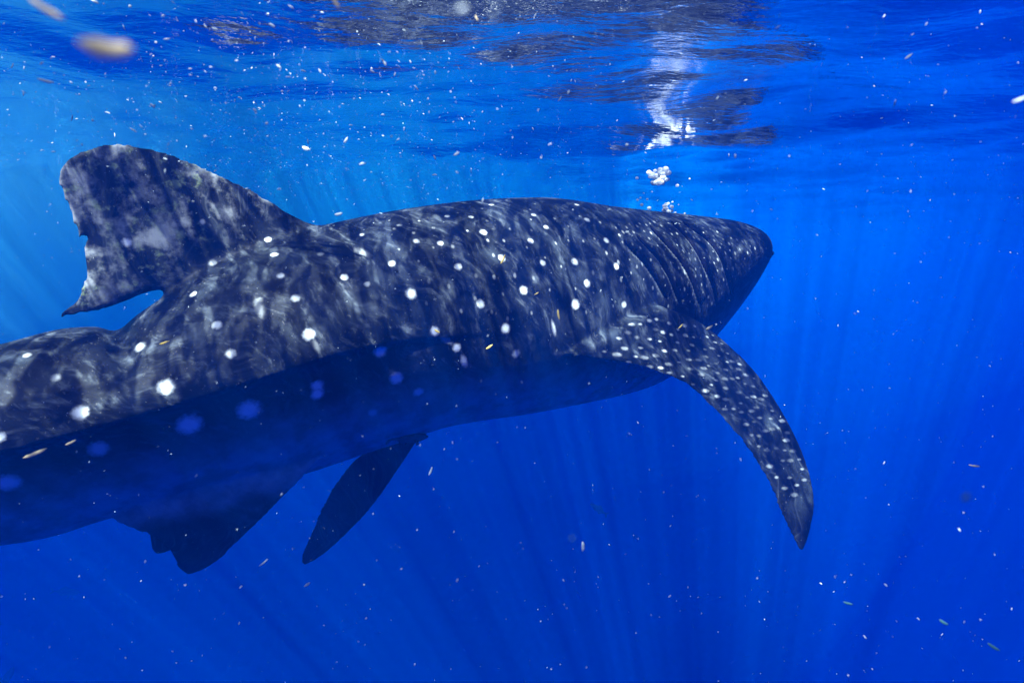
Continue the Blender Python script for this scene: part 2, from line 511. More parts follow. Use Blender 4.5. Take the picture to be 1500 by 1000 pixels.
# gill slits: flaps on the skin in front of each slit, found where they lie on the near side
def write(co):
    wm.vertices.foreach_set("co", co.ravel()); wm.update()
write(co)
def tree():
    return BVHTree.FromPolygons([tuple(c) for c in co], [tuple(p.vertices) for p in wm.polygons])
bvh = tree()
def hit(px, py):
    d = ray(px, py).normalized()
    loc, nrm, i, dist = bvh.ray_cast(CAM, d)
    return loc, nrm
GILLS = [[(1000, 326), (1036, 350), (1056, 376), (1066, 404), (1073, 430)],
         [(984, 326), (1012, 354), (1034, 392), (1046, 420), (1050, 446)],
         [(952, 332), (982, 362), (1004, 390), (1016, 414), (1026, 446)],
         [(932, 344), (960, 374), (976, 396), (986, 416), (997, 442)],
         [(914, 352), (940, 378), (960, 404), (977, 436)]]
gill_pts = []
for g in GILLS:
    pts = []
    rs = resample([Vector((a, b, 0)) for a, b in g], 26)
    for q in rs:
        loc, nrm = hit(q.x, q.y)
        if loc is not None: pts.append((loc, nrm))
    gill_pts.append(pts)
nrmv = np.empty(nv * 3); wm.vertices.foreach_get("normal", nrmv); nrmv = nrmv.reshape(-1, 3)
disp = np.zeros(nv)
slit = np.full(nv, 9.0)
rim = np.zeros(nv)
head = np.where(tt > 3.2)[0]
for pts in gill_pts:
    P = np.array([list(p) for p, n in pts])
    best = np.full(len(head), 1e9); arg = np.zeros(len(head), int)
    for k in range(len(P)):
        d = np.linalg.norm(co[head] - P[k], axis=1)
        m_ = d < best; best[m_] = d[m_]; arg[m_] = k
    taper = np.sin(np.pi * np.clip((arg + 0.5) / len(P), 0, 1)) ** 0.5
    sd = (co[head] - P[arg]) @ axn                      # ahead of the slit: positive
    inside = (arg > 0) & (arg < len(P) - 1) & (best < 0.30)
    ahead = np.where((sd > 0) & inside, np.exp(-(sd / 0.075) ** 2), 0) * 0.024
    groove = np.where(inside, np.exp(-((sd + 0.004) / 0.015) ** 2), 0) * -0.024
    behind = np.where((sd <= 0) & inside, np.exp(-((sd + 0.06) / 0.035) ** 2), 0) * 0.007
    disp[head] += (ahead + groove + behind) * taper
    rim[head] = np.maximum(rim[head], np.where(inside, np.exp(-((sd + 0.030) / 0.011) ** 2), 0) * taper * (0.35 + 0.65 * arg / len(P)))
    slit[head] = np.minimum(slit[head], np.where(inside, np.abs(sd), 9))
# folds of the skin: fine wrinkles round the head and shallow longitudinal ridges along the back
side = np.sign(xx)
hrel = np.clip((co[:, 2] - ZR_) / np.maximum(ZT_ - ZR_, .02), -1.5, 1.2)
for c_, amp, wd in ((0.45, 0.005, 0.05), (0.78, 0.004, 0.05)):
    f_ = np.exp(-((hrel - c_) / wd) ** 2) * np.clip((tt + 3) / 1.0, 0, 1) * np.clip((4.6 - tt) / 1.2, 0, 1) * (ru < 1.15) * (1 - near)
    disp += amp * f_
# crease where the back drops behind the dorsal fin
cr_ = np.exp(-((tt - 0.40 - 0.10 * (1 - hrel)) / 0.045) ** 2) * np.clip((hrel - 0.35) / 0.5, 0, 1) * (ru < 1.2)
disp -= 0.016 * cr_
co = co + nrmv * disp[:, None]
for it in range(1):
    co = co + 0.3 * (lap(co) - co)
write(co)
bvh = tree()

# ---- markings, kept as distances on the skin so the material can draw ragged edges
SPOTS = [(243, 566, 14, 1), (117, 604, 13, 1), (205, 508, 10, 1), (318, 476, 9, 1), (338, 518, 9, .8), (452, 490, 11, 1), (602, 430, 10, 1), (505, 406, 7, .9), (433, 437, 8, 1),
         (411, 404, 7, 1), (402, 373, 7, 1), (393, 351, 6, 1), (283, 431, 7, 1), (186, 355, 8, 1), (574, 386, 7, 1), (671, 391, 7, 1), (708, 340, 7, 1), (645, 356, 6, 1),
         (735, 378, 7, 1), (777, 353, 6, .9), (767, 425, 8, 1), (704, 445, 8, .9), (741, 481, 9, 1), (842, 383, 7, 1), (860, 415, 7, 1), (843, 446, 9, 1), (888, 352, 6, 1),
         (903, 390, 6, 1), (637, 485, 9, 1), (669, 509, 8, 1), (914, 446, 6, .8), (756, 518, 8, .7), (557, 514, 12, 1), (581, 554, 13, 1),
         (613, 574, 10, .8), (465, 565, 12, 1), (465, 577, 12, 1), (365, 600, 21, 1), (278, 622, 22, 1), (145, 657, 17, .7), (12, 707, 20, .9), (546, 604, 9, .5), (0, 640, 9, 1), (610, 353, 6, .8),
         (530, 344, 5, .7), (655, 317, 5, .9), (782, 315, 5, .8), (538, 416, 6, .6), (82, 553, 8, .5), (40, 520, 7, .5), (312, 385, 7, .5), (845, 300, 5, .8), (860, 322, 6, .9), (800, 333, 5, .7),
         (297, 325, 5, .6), (380, 440, 7, .3), (795, 385, 6, .7), (720, 300, 5, .7), (690, 318, 5, .6), (585, 330, 5, .6), (470, 372, 6, .4)]
sp_d = np.full(nv, 9.0); sp_s = np.zeros(nv)
def put_spot(c, r, s, stretch=None):
    global sp_d, sp_s
    df = co - np.array(c)
    if stretch is not None:
        e = np.array(stretch[0]); a = df @ e
        df = df - np.outer(a, e) * (1 - 1 / stretch[1])
    m_ = np.abs(df).max(1) < r * 2.2
    d = np.linalg.norm(df[m_], axis=1) / r
    o_ = sp_d[m_]
    sub = np.where(m_)[0]
    b = d < o_
    sp_d[sub[b]] = d[b]; sp_s[sub[b]] = s
for px, py, r, s in SPOTS:
    loc, nrm = hit(px, py)
    if loc is None: continue
    D = (loc - CAM).dot(FWD)
    put_spot(loc, r * D / F, s)
for (x1, y1), (x2, y2), r, k_, s_ in (((676, 516), (684, 542), 6.5, 2.2, .7), ((808, 465), (814, 497), 4.6, 3.4, .6), ((455, 492), (470, 520), 6, 2.4, .12), ((640, 490), (668, 506), 6, 2.6, .30), ((372, 432), (388, 470), 9, 2.6, .22), ((515, 362), (545, 376), 8, 2.4, .22)):
    a_, b_ = hit(x1, y1)[0], hit(x2, y2)[0]
    c_ = hit((x1 + x2) / 2, (y1 + y2) / 2)[0]
    put_spot(c_, r * (c_ - CAM).dot(FWD) / F, s_, ((b_ - a_).normalized(), k_))
# small crowded spots on the head and on the pectoral fins
wr = random.Random(3)
poly_pts = []
def scatter(pred_px, n, r0, r1, s0, s1, gap, elong=None):
    done = []
    tries = 0
    while len(done) < n and tries < n * 30:
        tries += 1
        px, py = pred_px()
        loc, nrm = hit(px, py)
        if loc is None: continue
        if any((loc - q).length < gap for q in done): continue
        done.append(loc)
        put_spot(loc, wr.uniform(r0, r1), wr.uniform(s0, s1), elong(loc, nrm) if elong else None)
def in_poly(poly):
    xs = [p[0] for p in poly]; ys = [p[1] for p in poly]
    def f():
        while True:
            x, y = wr.uniform(min(xs), max(xs)), wr.uniform(min(ys), max(ys))
            c = False
            for i in range(len(poly)):
                (x1, y1), (x2, y2) = poly[i], poly[i - 1]
                if (y1 > y) != (y2 > y) and x < (x2 - x1) * (y - y1) / (y2 - y1) + x1: c = not c
            if c: return x, y
    return f
chord = (ptr[2] - pl[4]).normalized()
scatter(in_poly([(860, 524), (940, 462), (1000, 470), (1045, 488), (1110, 560), (1150, 620), (1183, 690), (1176, 725), (1146, 725), (1120, 670), (1060, 598), (1000, 558), (940, 538)]), 120, .009, .018, .10, .50, .065, lambda l, n_: (chord, 2.5))
around = Vector((0.2, -0.3, -0.93)).normalized()
scatter(in_poly([(900, 330), (960, 322), (1040, 334), (1110, 362), (1070, 420), (1040, 450), (980, 450), (930, 400)]), 170, .007, .015, .10, .5, .055, lambda l, n_: (around, 1.5))
scatter(in_poly([(560, 320), (780, 296), (900, 310), (930, 400), (900, 460), (700, 470), (600, 440)]), 60, .008, .014, .12, .4, .10, lambda l, n_: (around, 1.6))
# the far side and the tail carry the same sort of spots, in rows
for row, t0 in ((0.75, 0.0), (0.4, 0.25), (0.05, 0.1), (-0.4, 0.3)):
    for k in range(26):
        t = -3.2 + t0 + k * 0.31 + wr.uniform(-.06, .06)
        for sd_ in ((-1,) if t > -0.15 else (-1, 1)):
            w, zt, zr, zb, ex, led = sect(t)
            zz = zr + row * ((zt - zr) if row > 0 else (zr - zb))
            o_ = plan(t) + RT * (sd_ * 3.0) + Vector((0, 0, zz))
            loc, nrm, i, dist = bvh.ray_cast(o_, -RT * sd_)
            if loc: put_spot(loc, wr.uniform(.028, .05), wr.uniform(.7, 1))

bel = np.clip((ZR_ - co[:, 2]) / np.maximum(ZR_ - ZB_, .02), 0, 1)
fz = np.clip((ru - 1.02) / 0.45, 0, 1)
for _ in range(25): fz = 0.4 * fz + 0.6 * lap(fz)
pale = bel * (1 - fz) ** 1.5
pec = finness * (np.abs(xx) > .5) * (tt > 1.5)
for nm, arr in (("spot_dist", sp_d), ("spot_gain", sp_s), ("belly", pale), ("slit", slit), ("rim", rim), ("along", tt), ("height", hrel), ("fin", finness)):
    at_ = wm.attributes.new(nm, 'FLOAT', 'POINT'); at_.data.foreach_set("value", arr.astype(np.float32))
wm.polygons.foreach_set("use_smooth", np.ones(len(wm.polygons), bool))

sk_m, N, L = new_mat("whale_shark_skin")
out = N.new("ShaderNodeOutputMaterial"); bs = N.new("ShaderNodeBsdfPrincipled")
def attr(n_):
    a = N.new("ShaderNodeAttribute"); a.attribute_name = n_; return a.outputs["Fac"]
def math_(op, a, b=None, c=None, clamp=False):
    m = N.new("ShaderNodeMath"); m.operation = op; m.use_clamp = clamp
    for i, x in enumerate((a, b, c)):
        if x is None: continue
        if isinstance(x, (int, float)): m.inputs[i].default_value = x
        else: L.new(x, m.inputs[i])
    return m.outputs[0]
def mapr(x, a, b, c, d, smooth=True):
    m = N.new("ShaderNodeMapRange"); m.interpolation_type = 'SMOOTHSTEP' if smooth else 'LINEAR'
    L.new(x, m.inputs["Value"])
    for k, v_ in zip(("From Min", "From Max", "To Min", "To Max"), (a, b, c, d)): m.inputs[k].default_value = v_
    return m.outputs[0]
def noise_(vec, scale, detail=3.0, rough=.55, out_="Fac"):
    n = N.new("ShaderNodeTexNoise"); n.inputs["Scale"].default_value = scale; n.inputs["Detail"].default_value = detail; n.inputs["Roughness"].default_value = rough
    L.new(vec, n.inputs["Vector"]); return n.outputs[out_]
def mixc(f, a, b):
    m = N.new("ShaderNodeMix"); m.data_type = 'RGBA'
    if isinstance(f, (int, float)): m.inputs[0].default_value = f
    else: L.new(f, m.inputs[0])
    for sock, x in ((m.inputs[6], a), (m.inputs[7], b)):
        if isinstance(x, tuple): sock.default_value = (*x, 1)
        else: L.new(x, sock)
    return m.outputs[2]
tc = N.new("ShaderNodeTexCoord")
obj_ = tc.outputs["Object"]
cx = N.new("ShaderNodeCombineXYZ")
skw = math_('ADD', attr("along"), math_('MULTIPLY', attr("height"), .42))
wob = math_('MULTIPLY', math_('SUBTRACT', noise_(obj_, 2.2, 2.0), .5), .5)
L.new(math_('ADD', skw, wob), cx.inputs[0]); L.new(attr("height"), cx.inputs[1]); L.new(attr("fin"), cx.inputs[2])
mp = N.new("ShaderNodeMapping"); mp.inputs["Scale"].default_value = (6.5, 4.0, 1); L.new(cx.outputs[0], mp.inputs[0])
bars = noise_(mp.outputs[0], 1.0, 4.0, .6)
mp2 = N.new("ShaderNodeMapping"); mp2.inputs["Scale"].default_value = (19.0, 6.5, 1); L.new(cx.outputs[0], mp2.inputs[0])
fine = noise_(mp2.outputs[0], 1.0, 4.0, .6)
mp3 = N.new("ShaderNodeMapping"); mp3.inputs["Scale"].default_value = (48.0, 12.0, 1); L.new(cx.outputs[0], mp3.inputs[0])
hair = noise_(mp3.outputs[0], 1.0, 3.0, .6)
mott = noise_(obj_, 5.5, 5.0, .6)
spk = noise_(obj_, 60.0, 3.0, .6)
base = mixc(mapr(mott, .35, .7, 0, 1), (0.002, 0.003, 0.004), (0.008, 0.010, 0.012))
barm = math_('MULTIPLY', mapr(bars, .50, .80, 0, 1), mapr(fine, .30, .65, .35, 1))
base = mixc(math_('MULTIPLY', barm, .40), base, (0.20, 0.235, 0.265))
blo = mapr(noise_(obj_, 4.6, 5.0, .55), .46, .76, 0, 1)
base = mixc(math_('MULTIPLY', blo, .28), base, (0.085, 0.11, 0.14))
base = mixc(math_('MULTIPLY', math_('MULTIPLY', mapr(fine, .50, .70, 0, 1), mapr(hair, .35, .62, .15, 1)), .26), base, (0.24, 0.28, 0.32))
bly = mapr(math_('ADD', attr("belly"), math_('MULTIPLY', math_('SUBTRACT', mott, .5), .35)), .16, .70, 0, 1)
base = mixc(math_('MULTIPLY', bly, .80), base, mixc(mapr(noise_(obj_, 7.0, 6.0, .65), .35, .65, 0, 1), (0.20, 0.22, 0.24), (0.46, 0.49, 0.52)))
dap = math_('MULTIPLY', math_('MULTIPLY', attr("fin"), mapr(attr("along"), 1.5, 1.8, 1, 0)), mapr(noise_(obj_, 8.0, 5.0, .6), .46, .68, 0, 1))  # sunlit dapples painted pale into the dorsal fin's colour
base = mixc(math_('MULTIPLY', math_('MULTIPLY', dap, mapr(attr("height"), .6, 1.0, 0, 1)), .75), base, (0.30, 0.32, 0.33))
glint = math_('MULTIPLY', math_('MULTIPLY', attr("fin"), mapr(attr("along"), .75, .95, 1, 0)), mapr(noise_(obj_, 15.0, 4.0, .6), .53, .72, 0, 1))  # yellow-green caustic glints painted into the rear of the dorsal fin
base = mixc(math_('MULTIPLY', math_('MULTIPLY', glint, mapr(attr("height"), .6, 1.0, 0, 1)), .55), base, (0.24, 0.31, 0.16))
# white spots with ragged rims
rag = math_('ADD', attr("spot_dist"), math_('MULTIPLY', math_('SUBTRACT', noise_(obj_, 60.0, 3.0), .5), .55))
sm = math_('MULTIPLY', mapr(rag, .30, 1.04, 1, 0), attr("spot_gain"))
halo = math_('MULTIPLY', mapr(attr("spot_dist"), .9, 2.3, 1, 0), math_('MULTIPLY', attr("spot_gain"), .16))
base = mixc(sm, base, (0.80, 0.84, 0.84))
base = mixc(math_('MULTIPLY', attr("rim"), .55), base, (0.40, 0.44, 0.46))
base = mixc(mapr(attr("slit"), .006, .020, .95, 0), base, (0.003, 0.003, 0.004))
base = mixc(math_('MULTIPLY', mapr(spk, .62, .72, 0, 1), .12), base, (0.4, 0.4, 0.4))
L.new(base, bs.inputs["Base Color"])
bs.inputs["Roughness"].default_value = 0.55
bs.inputs["Specular IOR Level"].default_value = 0.06
bmp = N.new("ShaderNodeBump"); bmp.inputs["Strength"].default_value = 0.35; bmp.inputs["Distance"].default_value = 0.01
hsum = math_('ADD', math_('MULTIPLY', fine, .8), math_('MULTIPLY', noise_(obj_, 30.0, 5.0, .6), .6))
L.new(hsum, bmp.inputs["Height"]); L.new(bmp.outputs[0], bs.inputs["Normal"])
L.new(bs.outputs[0], out.inputs["Surface"])
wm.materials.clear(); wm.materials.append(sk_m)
tag(shark, "huge dark whale shark with white spots swimming away to the right", "whale shark")

# parts of the shark: gill slits, eyes
dk_m, N, L = new_mat("gill_slit_dark")
out = N.new("ShaderNodeOutputMaterial"); bs = N.new("ShaderNodeBsdfPrincipled")
bs.inputs["Base Color"].default_value = (0.003, 0.003, 0.005, 1); bs.inputs["Roughness"].default_value = .6; bs.inputs["Specular IOR Level"].default_value = .05
L.new(bs.outputs[0], out.inputs["Surface"])
def tube(pts, rad, seg=8):
    vs, fs = [], []
    n = len(pts)
    for i, p in enumerate(pts):
        d = (pts[min(i + 1, n - 1)] - pts[max(i - 1, 0)]).normalized()
        a = d.orthogonal().normalized(); b = d.cross(a)
        r = rad[i]
        for k in range(seg):
            an = 2 * math.pi * k / seg
            vs.append(p + a * math.cos(an) * r + b * math.sin(an) * r)
    for i in range(n - 1):
        for k in range(seg):
            fs.append((i * seg + k, i * seg + (k + 1) % seg, (i + 1) * seg + (k + 1) % seg, (i + 1) * seg + k))
    fs.append(tuple(range(seg))[::-1]); fs.append(tuple((n - 1) * seg + k for k in range(seg)))
    return vs, fs
for pts in gill_pts:
    line, rad = [], []
    for i, (p, n_) in enumerate(pts):
        q = bvh.find_nearest(p)
        line.append(q[0] + q[1] * 0.006 - AX * 0.003); rad.append(0.002 + 0.019 * math.sin(math.pi * (i + .5) / len(pts)) ** .6)
    for _ in range(5):
        line = [line[0]] + [(line[i - 1] + line[i] * 2 + line[i + 1]) / 4 for i in range(1, len(line) - 1)] + [line[-1]]
    vs, fs = tube(line, rad)
    mesh_obj("gill_slit", vs, fs, dk_m, shark)

# far side copies of the slits, mirrored in the middle plane
for pts in gill_pts:
    line, rad = [], []
    for i, (p, n_) in enumerate(pts):
        d = (p - P0).dot(RT)
        q = bvh.find_nearest(p - RT * 2 * d)
        line.append(q[0] - q[1] * 0.004); rad.append(0.002 + 0.009 * math.sin(math.pi * (i + .5) / len(pts)) ** .6)
    vs, fs = tube(line, rad)
    mesh_obj("gill_slit", vs, fs, dk_m, shark)
def ball(c, r, sx=1, sy=1, sz=1, seg=12, rot=None):
    vs, fs = [], []
    for i in range(1, seg // 2):
        a = math.pi * i / (seg // 2)
        for k in range(seg):
            b = 2 * math.pi * k / seg
            vs.append(Vector((r * sx * math.sin(a) * math.cos(b), r * sy * math.sin(a) * math.sin(b), r * sz * math.cos(a))))
    n = seg // 2 - 1
    for i in range(n - 1):
        for k in range(seg):
            fs.append((i * seg + k, (i + 1) * seg + k, (i + 1) * seg + (k + 1) % seg, i * seg + (k + 1) % seg))
    vs.append(Vector((0, 0, r * sz))); vs.append(Vector((0, 0, -r * sz)))
    for k in range(seg):
        fs.append((len(vs) - 2, k, (k + 1) % seg)); fs.append((len(vs) - 1, (n - 1) * seg + (k + 1) % seg, (n - 1) * seg + k))
    return [(rot @ v_ if rot else v_) + Vector(c) for v_ in vs], fs
for sd_ in (1, -1):
    t = 5.14
    w, zt, zr, zb, ex, led = sect(t)
    q = bvh.ray_cast(plan(t) + RT * sd_ * 2 + Vector((0, 0, zr - .02)), -RT * sd_)
    if q[0]:
        vs, fs = ball(q[0] - q[1] * 0.012, 0.026)
        mesh_obj("eye", vs, fs, dk_m, shark)
mline = []
tm = 4.95
for k in range(31):
    a = math.radians(-92 + 184 * k / 30)
    c = plan(tm); d_ = AX * math.cos(a) + RT * math.sin(a)
    q = bvh.ray_cast(c + d_ * 2.0 + Vector((0, 0, sect(5.30)[2] - 0.015)), -d_)
    if q[0]: mline.append(q[0] - q[1] * 0.006)
if len(mline) > 4:
    vs, fs = tube(mline, [0.004 + 0.012 * math.sin(math.pi * (i + .5) / len(mline)) ** .5 for i in range(len(mline))])
    mesh_obj("mouth", vs, fs, dk_m, shark)
# ------------------------------------------------------------------ small animals
fish_m, N, L = new_mat("dark_fish_skin")
out = N.new("ShaderNodeOutputMaterial"); bs = N.new("ShaderNodeBsdfPrincipled")
tcf = N.new("ShaderNodeTexCoord"); nf = N.new("ShaderNodeTexNoise"); nf.inputs["Scale"].default_value = 30
L.new(tcf.outputs["Object"], nf.inputs["Vector"])
rf = N.new("ShaderNodeMix"); rf.data_type = 'RGBA'
rf.inputs[6].default_value = (0.02, 0.025, 0.03, 1); rf.inputs[7].default_value = (0.07, 0.08, 0.09, 1)
L.new(nf.outputs["Fac"], rf.inputs[0]); L.new(rf.outputs[2], bs.inputs["Base Color"])
bs.inputs["Roughness"].default_value = .5
L.new(bs.outputs[0], out.inputs["Surface"])
silver_m, N, L = new_mat("pale_fish_skin")
out = N.new("ShaderNodeOutputMaterial"); bs = N.new("ShaderNodeBsdfPrincipled")
bs.inputs["Base Color"].default_value = (0.30, 0.42, 0.40, 1); bs.inputs["Roughness"].default_value = .35
L.new(bs.outputs[0], out.inputs["Surface"])

def fish(name, loc, heading, length, deep, mat, label, cat, group=None, wide=0.5, disc=False, roll=0.0):
    """one fish: body with its fins as parts; nose along heading"""
    X = Vector(heading).normalized(); Y = Vector((0, 0, 1)).cross(X).normalized(); Z = X.cross(Y)
    Z = (Matrix.Rotation(roll, 3, X) @ Z); Y = Z.cross(X)
    def P(a, b, c): return Vector(loc) + (X * a + Y * b + Z * c) * length
    prof = [(0.5, .004), (.47, .22), (.40, .50), (.28, .82), (.12, 1.0), (-.05, .92), (-.20, .68), (-.33, .38), (-.42, .22), (-.46, .20)]
    vs, fs = [], []
    sg = 12
    for a, r in prof:
        for k in range(sg):
            t = 2 * math.pi * k / sg
            vs.append(P(a, r * deep * wide * math.cos(t) * .5, r * deep * math.sin(t) * .5))
    for i in range(len(prof) - 1):
        for k in range(sg):
            fs.append((i * sg + k, i * sg + (k + 1) % sg, (i + 1) * sg + (k + 1) % sg, (i + 1) * sg + k))
    fs.append(tuple(range(sg))); fs.append(tuple((len(prof) - 1) * sg + k for k in range(sg)))
    body = mesh_obj(name, vs, fs, mat)
    tag(body, label, cat, group)
    def blade(nm, outline, th=0.012):
        n = len(outline)
        c = sum((Vector(q) for q in outline), Vector()) / n
        v2 = [P(q[0], q[1], q[2]) for q in outline]
        nrm = (v2[1] - v2[0]).cross(v2[-1] - v2[0]).normalized()
        cc = P(*c)
        vv = v2 + [cc + nrm * th * length, cc - nrm * th * length]
        ff = []
        for k in range(n):
            ff.append((k, (k + 1) % n, n)); ff.append(((k + 1) % n, k, n + 1))
        mesh_obj(nm, vv, ff, mat, body)
    h = deep * .5
    blade("tail_fin", [(-.44, 0, h * .2), (-.56, 0, h * 1.0), (-.60, 0, h * .95), (-.53, 0, 0), (-.60, 0, -h * .95), (-.56, 0, -h * 1.0), (-.44, 0, -h * .2)])
    blade("dorsal_fin", [(.12, 0, h * .92), (-.05, 0, h * 1.5), (-.16, 0, h * 1.25), (-.30, 0, h * .45)])
    blade("anal_fin", [(-.02, 0, -h * .85), (-.12, 0, -h * 1.4), (-.2, 0, -h * 1.1), (-.31, 0, -h * .42)])
    for sd_ in (1, -1):
        blade("pectoral_fin", [(.20, sd_ * h * wide * .8, -h * .2), (.14, sd_ * h * (wide + 1.0), -h * .9), (.07, sd_ * h * (wide + 1.05), -h * 1.1), (.10, sd_ * h * wide * .9, -h * .4)])
    if disc:
        vs, fs = ball(P(.36, 0, h * .60), h * .42 * length, 1.5, .9, .28, 12, Matrix((X, Y, Z)).transposed())
        mesh_obj("sucker_disc", vs, fs, mat, body)
    return body

q = bvh.ray_cast(CAM, ray(606, 640).normalized())[0] or at(606, 640, 3.7)
fish("remora", at(600, 641, (q - CAM).dot(FWD) - 0.10), AX + Vector((0, 0, -0.12)), 0.26, 0.24, fish_m,
     "small dark suckerfish riding under the belly where the long swept fin begins", "suckerfish", wide=.8, disc=True)
fish("distant_fish", at(876, 745, 11.0), Vector((-.8, .2, .45)), 0.36, 0.30, fish_m, "faint fish alone in deep water below the belly", "fish", roll=.5)
fish("distant_fish", at(98, 866, 17.0), Vector((.85, .3, -.25)), 0.70, 0.30, fish_m, "faint dark fish in deep water under the left edge of the tail", "fish")
fish("distant_fish", at(8, 995, 12.0), Vector((.5, .2, .8)), 0.62, 0.26, fish_m, "dark fish rising in the bottom left corner", "fish")

# ------------------------------------------------------------------ bubbles
bub_m, N, L = new_mat("air_bubble")
out = N.new("ShaderNodeOutputMaterial"); bs = N.new("ShaderNodeBsdfPrincipled")
bs.inputs["Base Color"].default_value = (0.86, 0.88, 0.90, 1); bs.inputs["Roughness"].default_value = .2
bs.inputs["Subsurface Weight"].default_value = 0.0
tl = N.new("ShaderNodeBsdfTranslucent"); tl.inputs["Color"].default_value = (.88, .90, .92, 1)
ms = N.new("ShaderNodeMixShader"); ms.inputs[0].default_value = .5
L.new(bs.outputs[0], ms.inputs[1]); L.new(tl.outputs[0], ms.inputs[2]); L.new(ms.outputs[0], out.inputs["Surface"])
br = random.Random(21)
def bubble_mesh(seg=10):
    vs, fs = ball((0, 0, 0), 1.0, 1, 1, .82, seg)
    me = bpy.data.meshes.new("air_bubble"); me.from_pydata([tuple(v_) for v_ in vs], [], fs); me.update()
    me.polygons.foreach_set("use_smooth", [True] * len(me.polygons)); me.materials.append(bub_m)
    return me
BUB = bubble_mesh(12); BUB_S = bubble_mesh(8)
def put(name, me, loc, scale, rot=None, parent=None):
    o = bpy.data.objects.new(name, me); COL.objects.link(o)
    o.location = loc; o.scale = scale if isinstance(scale, tuple) else (scale,) * 3
    if rot: o.rotation_euler = rot
    if parent: o.parent = parent
    return o
def cluster(px, py, D, rx, n, label, big):
    c = at(px, py, D)
    e = bpy.data.objects.new("bubble_cluster", None); COL.objects.link(e); e.location = c
    tag(e, label, "bubbles", "bubble clusters rising from the gills")
    R = rx * D / F
    for i in range(n):
        a = br.uniform(0, 6.283); r = R * math.sqrt(br.random())
        p = Vector((r * math.cos(a), br.uniform(-.6, .6) * R, r * math.sin(a) * .75))
        put("bubble", BUB, p, R * big * br.uniform(.45, 1.0), None, e)
cluster(965, 258, 4.9, 15, 46, "largest bright white clump of bubbles above the shark's head", .36)
cluster(978, 305, 4.85, 9, 20, "small white clump of bubbles just above the gills", .34)
for px, py, D, r in ((951, 305, 4.8, 3.2), (962, 314, 4.8, 2.4), (940, 300, 4.8, 2.6), (934, 293, 4.8, 2.0), (948, 292, 4.8, 1.8), (989, 312, 4.8, 2.2), (992, 272, 4.9, 2.6), (933, 261, 4.9, 2.4), (938, 290, 4.8, 1.6),
                     (985, 296, 4.85, 1.6), (1003, 313, 4.9, 1.8), (994, 300, 4.9, 1.2), (1010, 262, 4.9, 1.2), (979, 330, 4.8, 1.4), (955, 281, 4.9, 1.1), (943, 283, 4.9, 1.2)):
    o = put("air_bubble", BUB, at(px, py, D), r * D / F)
    tag(o, "single tiny white bubble rising beside the bubble clumps above the head", "bubble", "loose bubbles above the head")
# a film of bubbles lying against the surface
pp = ray(1000, 201); kk = (-0.05 - CAM_Z) / pp.z
e = bpy.data.objects.new("surface_bubble", None); COL.objects.link(e); e.location = CAM + pp * kk
tag(e, "flat white streak of bubbles lying against the water surface", "bubbles")
Rb = 17 * kk / F
for i in range(26):
    a = br.uniform(-1, 1)
    put("bubble", BUB, Vector((a * Rb, br.uniform(-.5, .5) * Rb, br.uniform(-.004, .004) + .012 * a * a)), (Rb * br.uniform(.12, .26), Rb * .12, Rb * .04), None, e)

# ------------------------------------------------------------------ plankton and drifting scraps
def scrap_mat(name, col, trans=.45):
    m, N, L = new_mat(name)
    out = N.new("ShaderNodeOutputMaterial"); df = N.new("ShaderNodeBsdfPrincipled"); tl = N.new("ShaderNodeBsdfTranslucent")
    tcp = N.new("ShaderNodeTexCoord"); nn_ = N.new("ShaderNodeTexNoise"); nn_.inputs["Scale"].default_value = 3
    L.new(tcp.outputs["Object"], nn_.inputs["Vector"])
    mm = N.new("ShaderNodeMix"); mm.data_type = 'RGBA'
    mm.inputs[6].default_value = (*[c * .8 for c in col], 1); mm.inputs[7].default_value = (*col, 1)
    L.new(nn_.outputs["Fac"], mm.inputs[0])
    L.new(mm.outputs[2], df.inputs["Base Color"]); L.new(mm.outputs[2], tl.inputs["Color"])
    df.inputs["Roughness"].default_value = .5
    x = N.new("ShaderNodeMixShader"); x.inputs[0].default_value = trans
    L.new(df.outputs[0], x.inputs[1]); L.new(tl.outputs[0], x.inputs[2]); L.new(x.outputs[0], out.inputs["Surface"])
    return m
white_m = scrap_mat("pale_plankton", (0.58, 0.70, 0.75))
cream_m = scrap_mat("cream_flake", (0.72, 0.63, 0.40))
yellow_m = scrap_mat("yellow_scrap", (0.80, 0.62, 0.12))
green_m = scrap_mat("pale_green_flake", (0.06, 0.20, 0.22), .6)
def flake_geo(seed, lx, ly, lz, bend, seg=6, n=5):
    r_ = random.Random(seed)
    vs, fs = [], []
    for i in range(n):
        u = i / (n - 1) * 2 - 1
        w = math.sqrt(max(0.02, 1 - u * u)) * r_.uniform(.8, 1.1)
        for k in range(seg):
            a = 2 * math.pi * k / seg
            vs.append((lx * u, ly * w * math.cos(a) * r_.uniform(.85, 1.15) + bend * u * u, lz * w * math.sin(a)))
    for i in range(n - 1):
        for k in range(seg):
            fs.append((i * seg + k, (i + 1) * seg + k, (i + 1) * seg + (k + 1) % seg, i * seg + (k + 1) % seg))
    fs.append(tuple(range(seg))); fs.append(tuple((n - 1) * seg + k for k in range(seg))[::-1])
    return vs, fs
def flake_mesh(name, mat, *a):
    vs, fs = flake_geo(*a)
    me = bpy.data.meshes.new(name); me.from_pydata(vs, [], fs); me.update()
    me.polygons.foreach_set("use_smooth", [True] * len(me.polygons)); me.materials.append(mat)
    return me
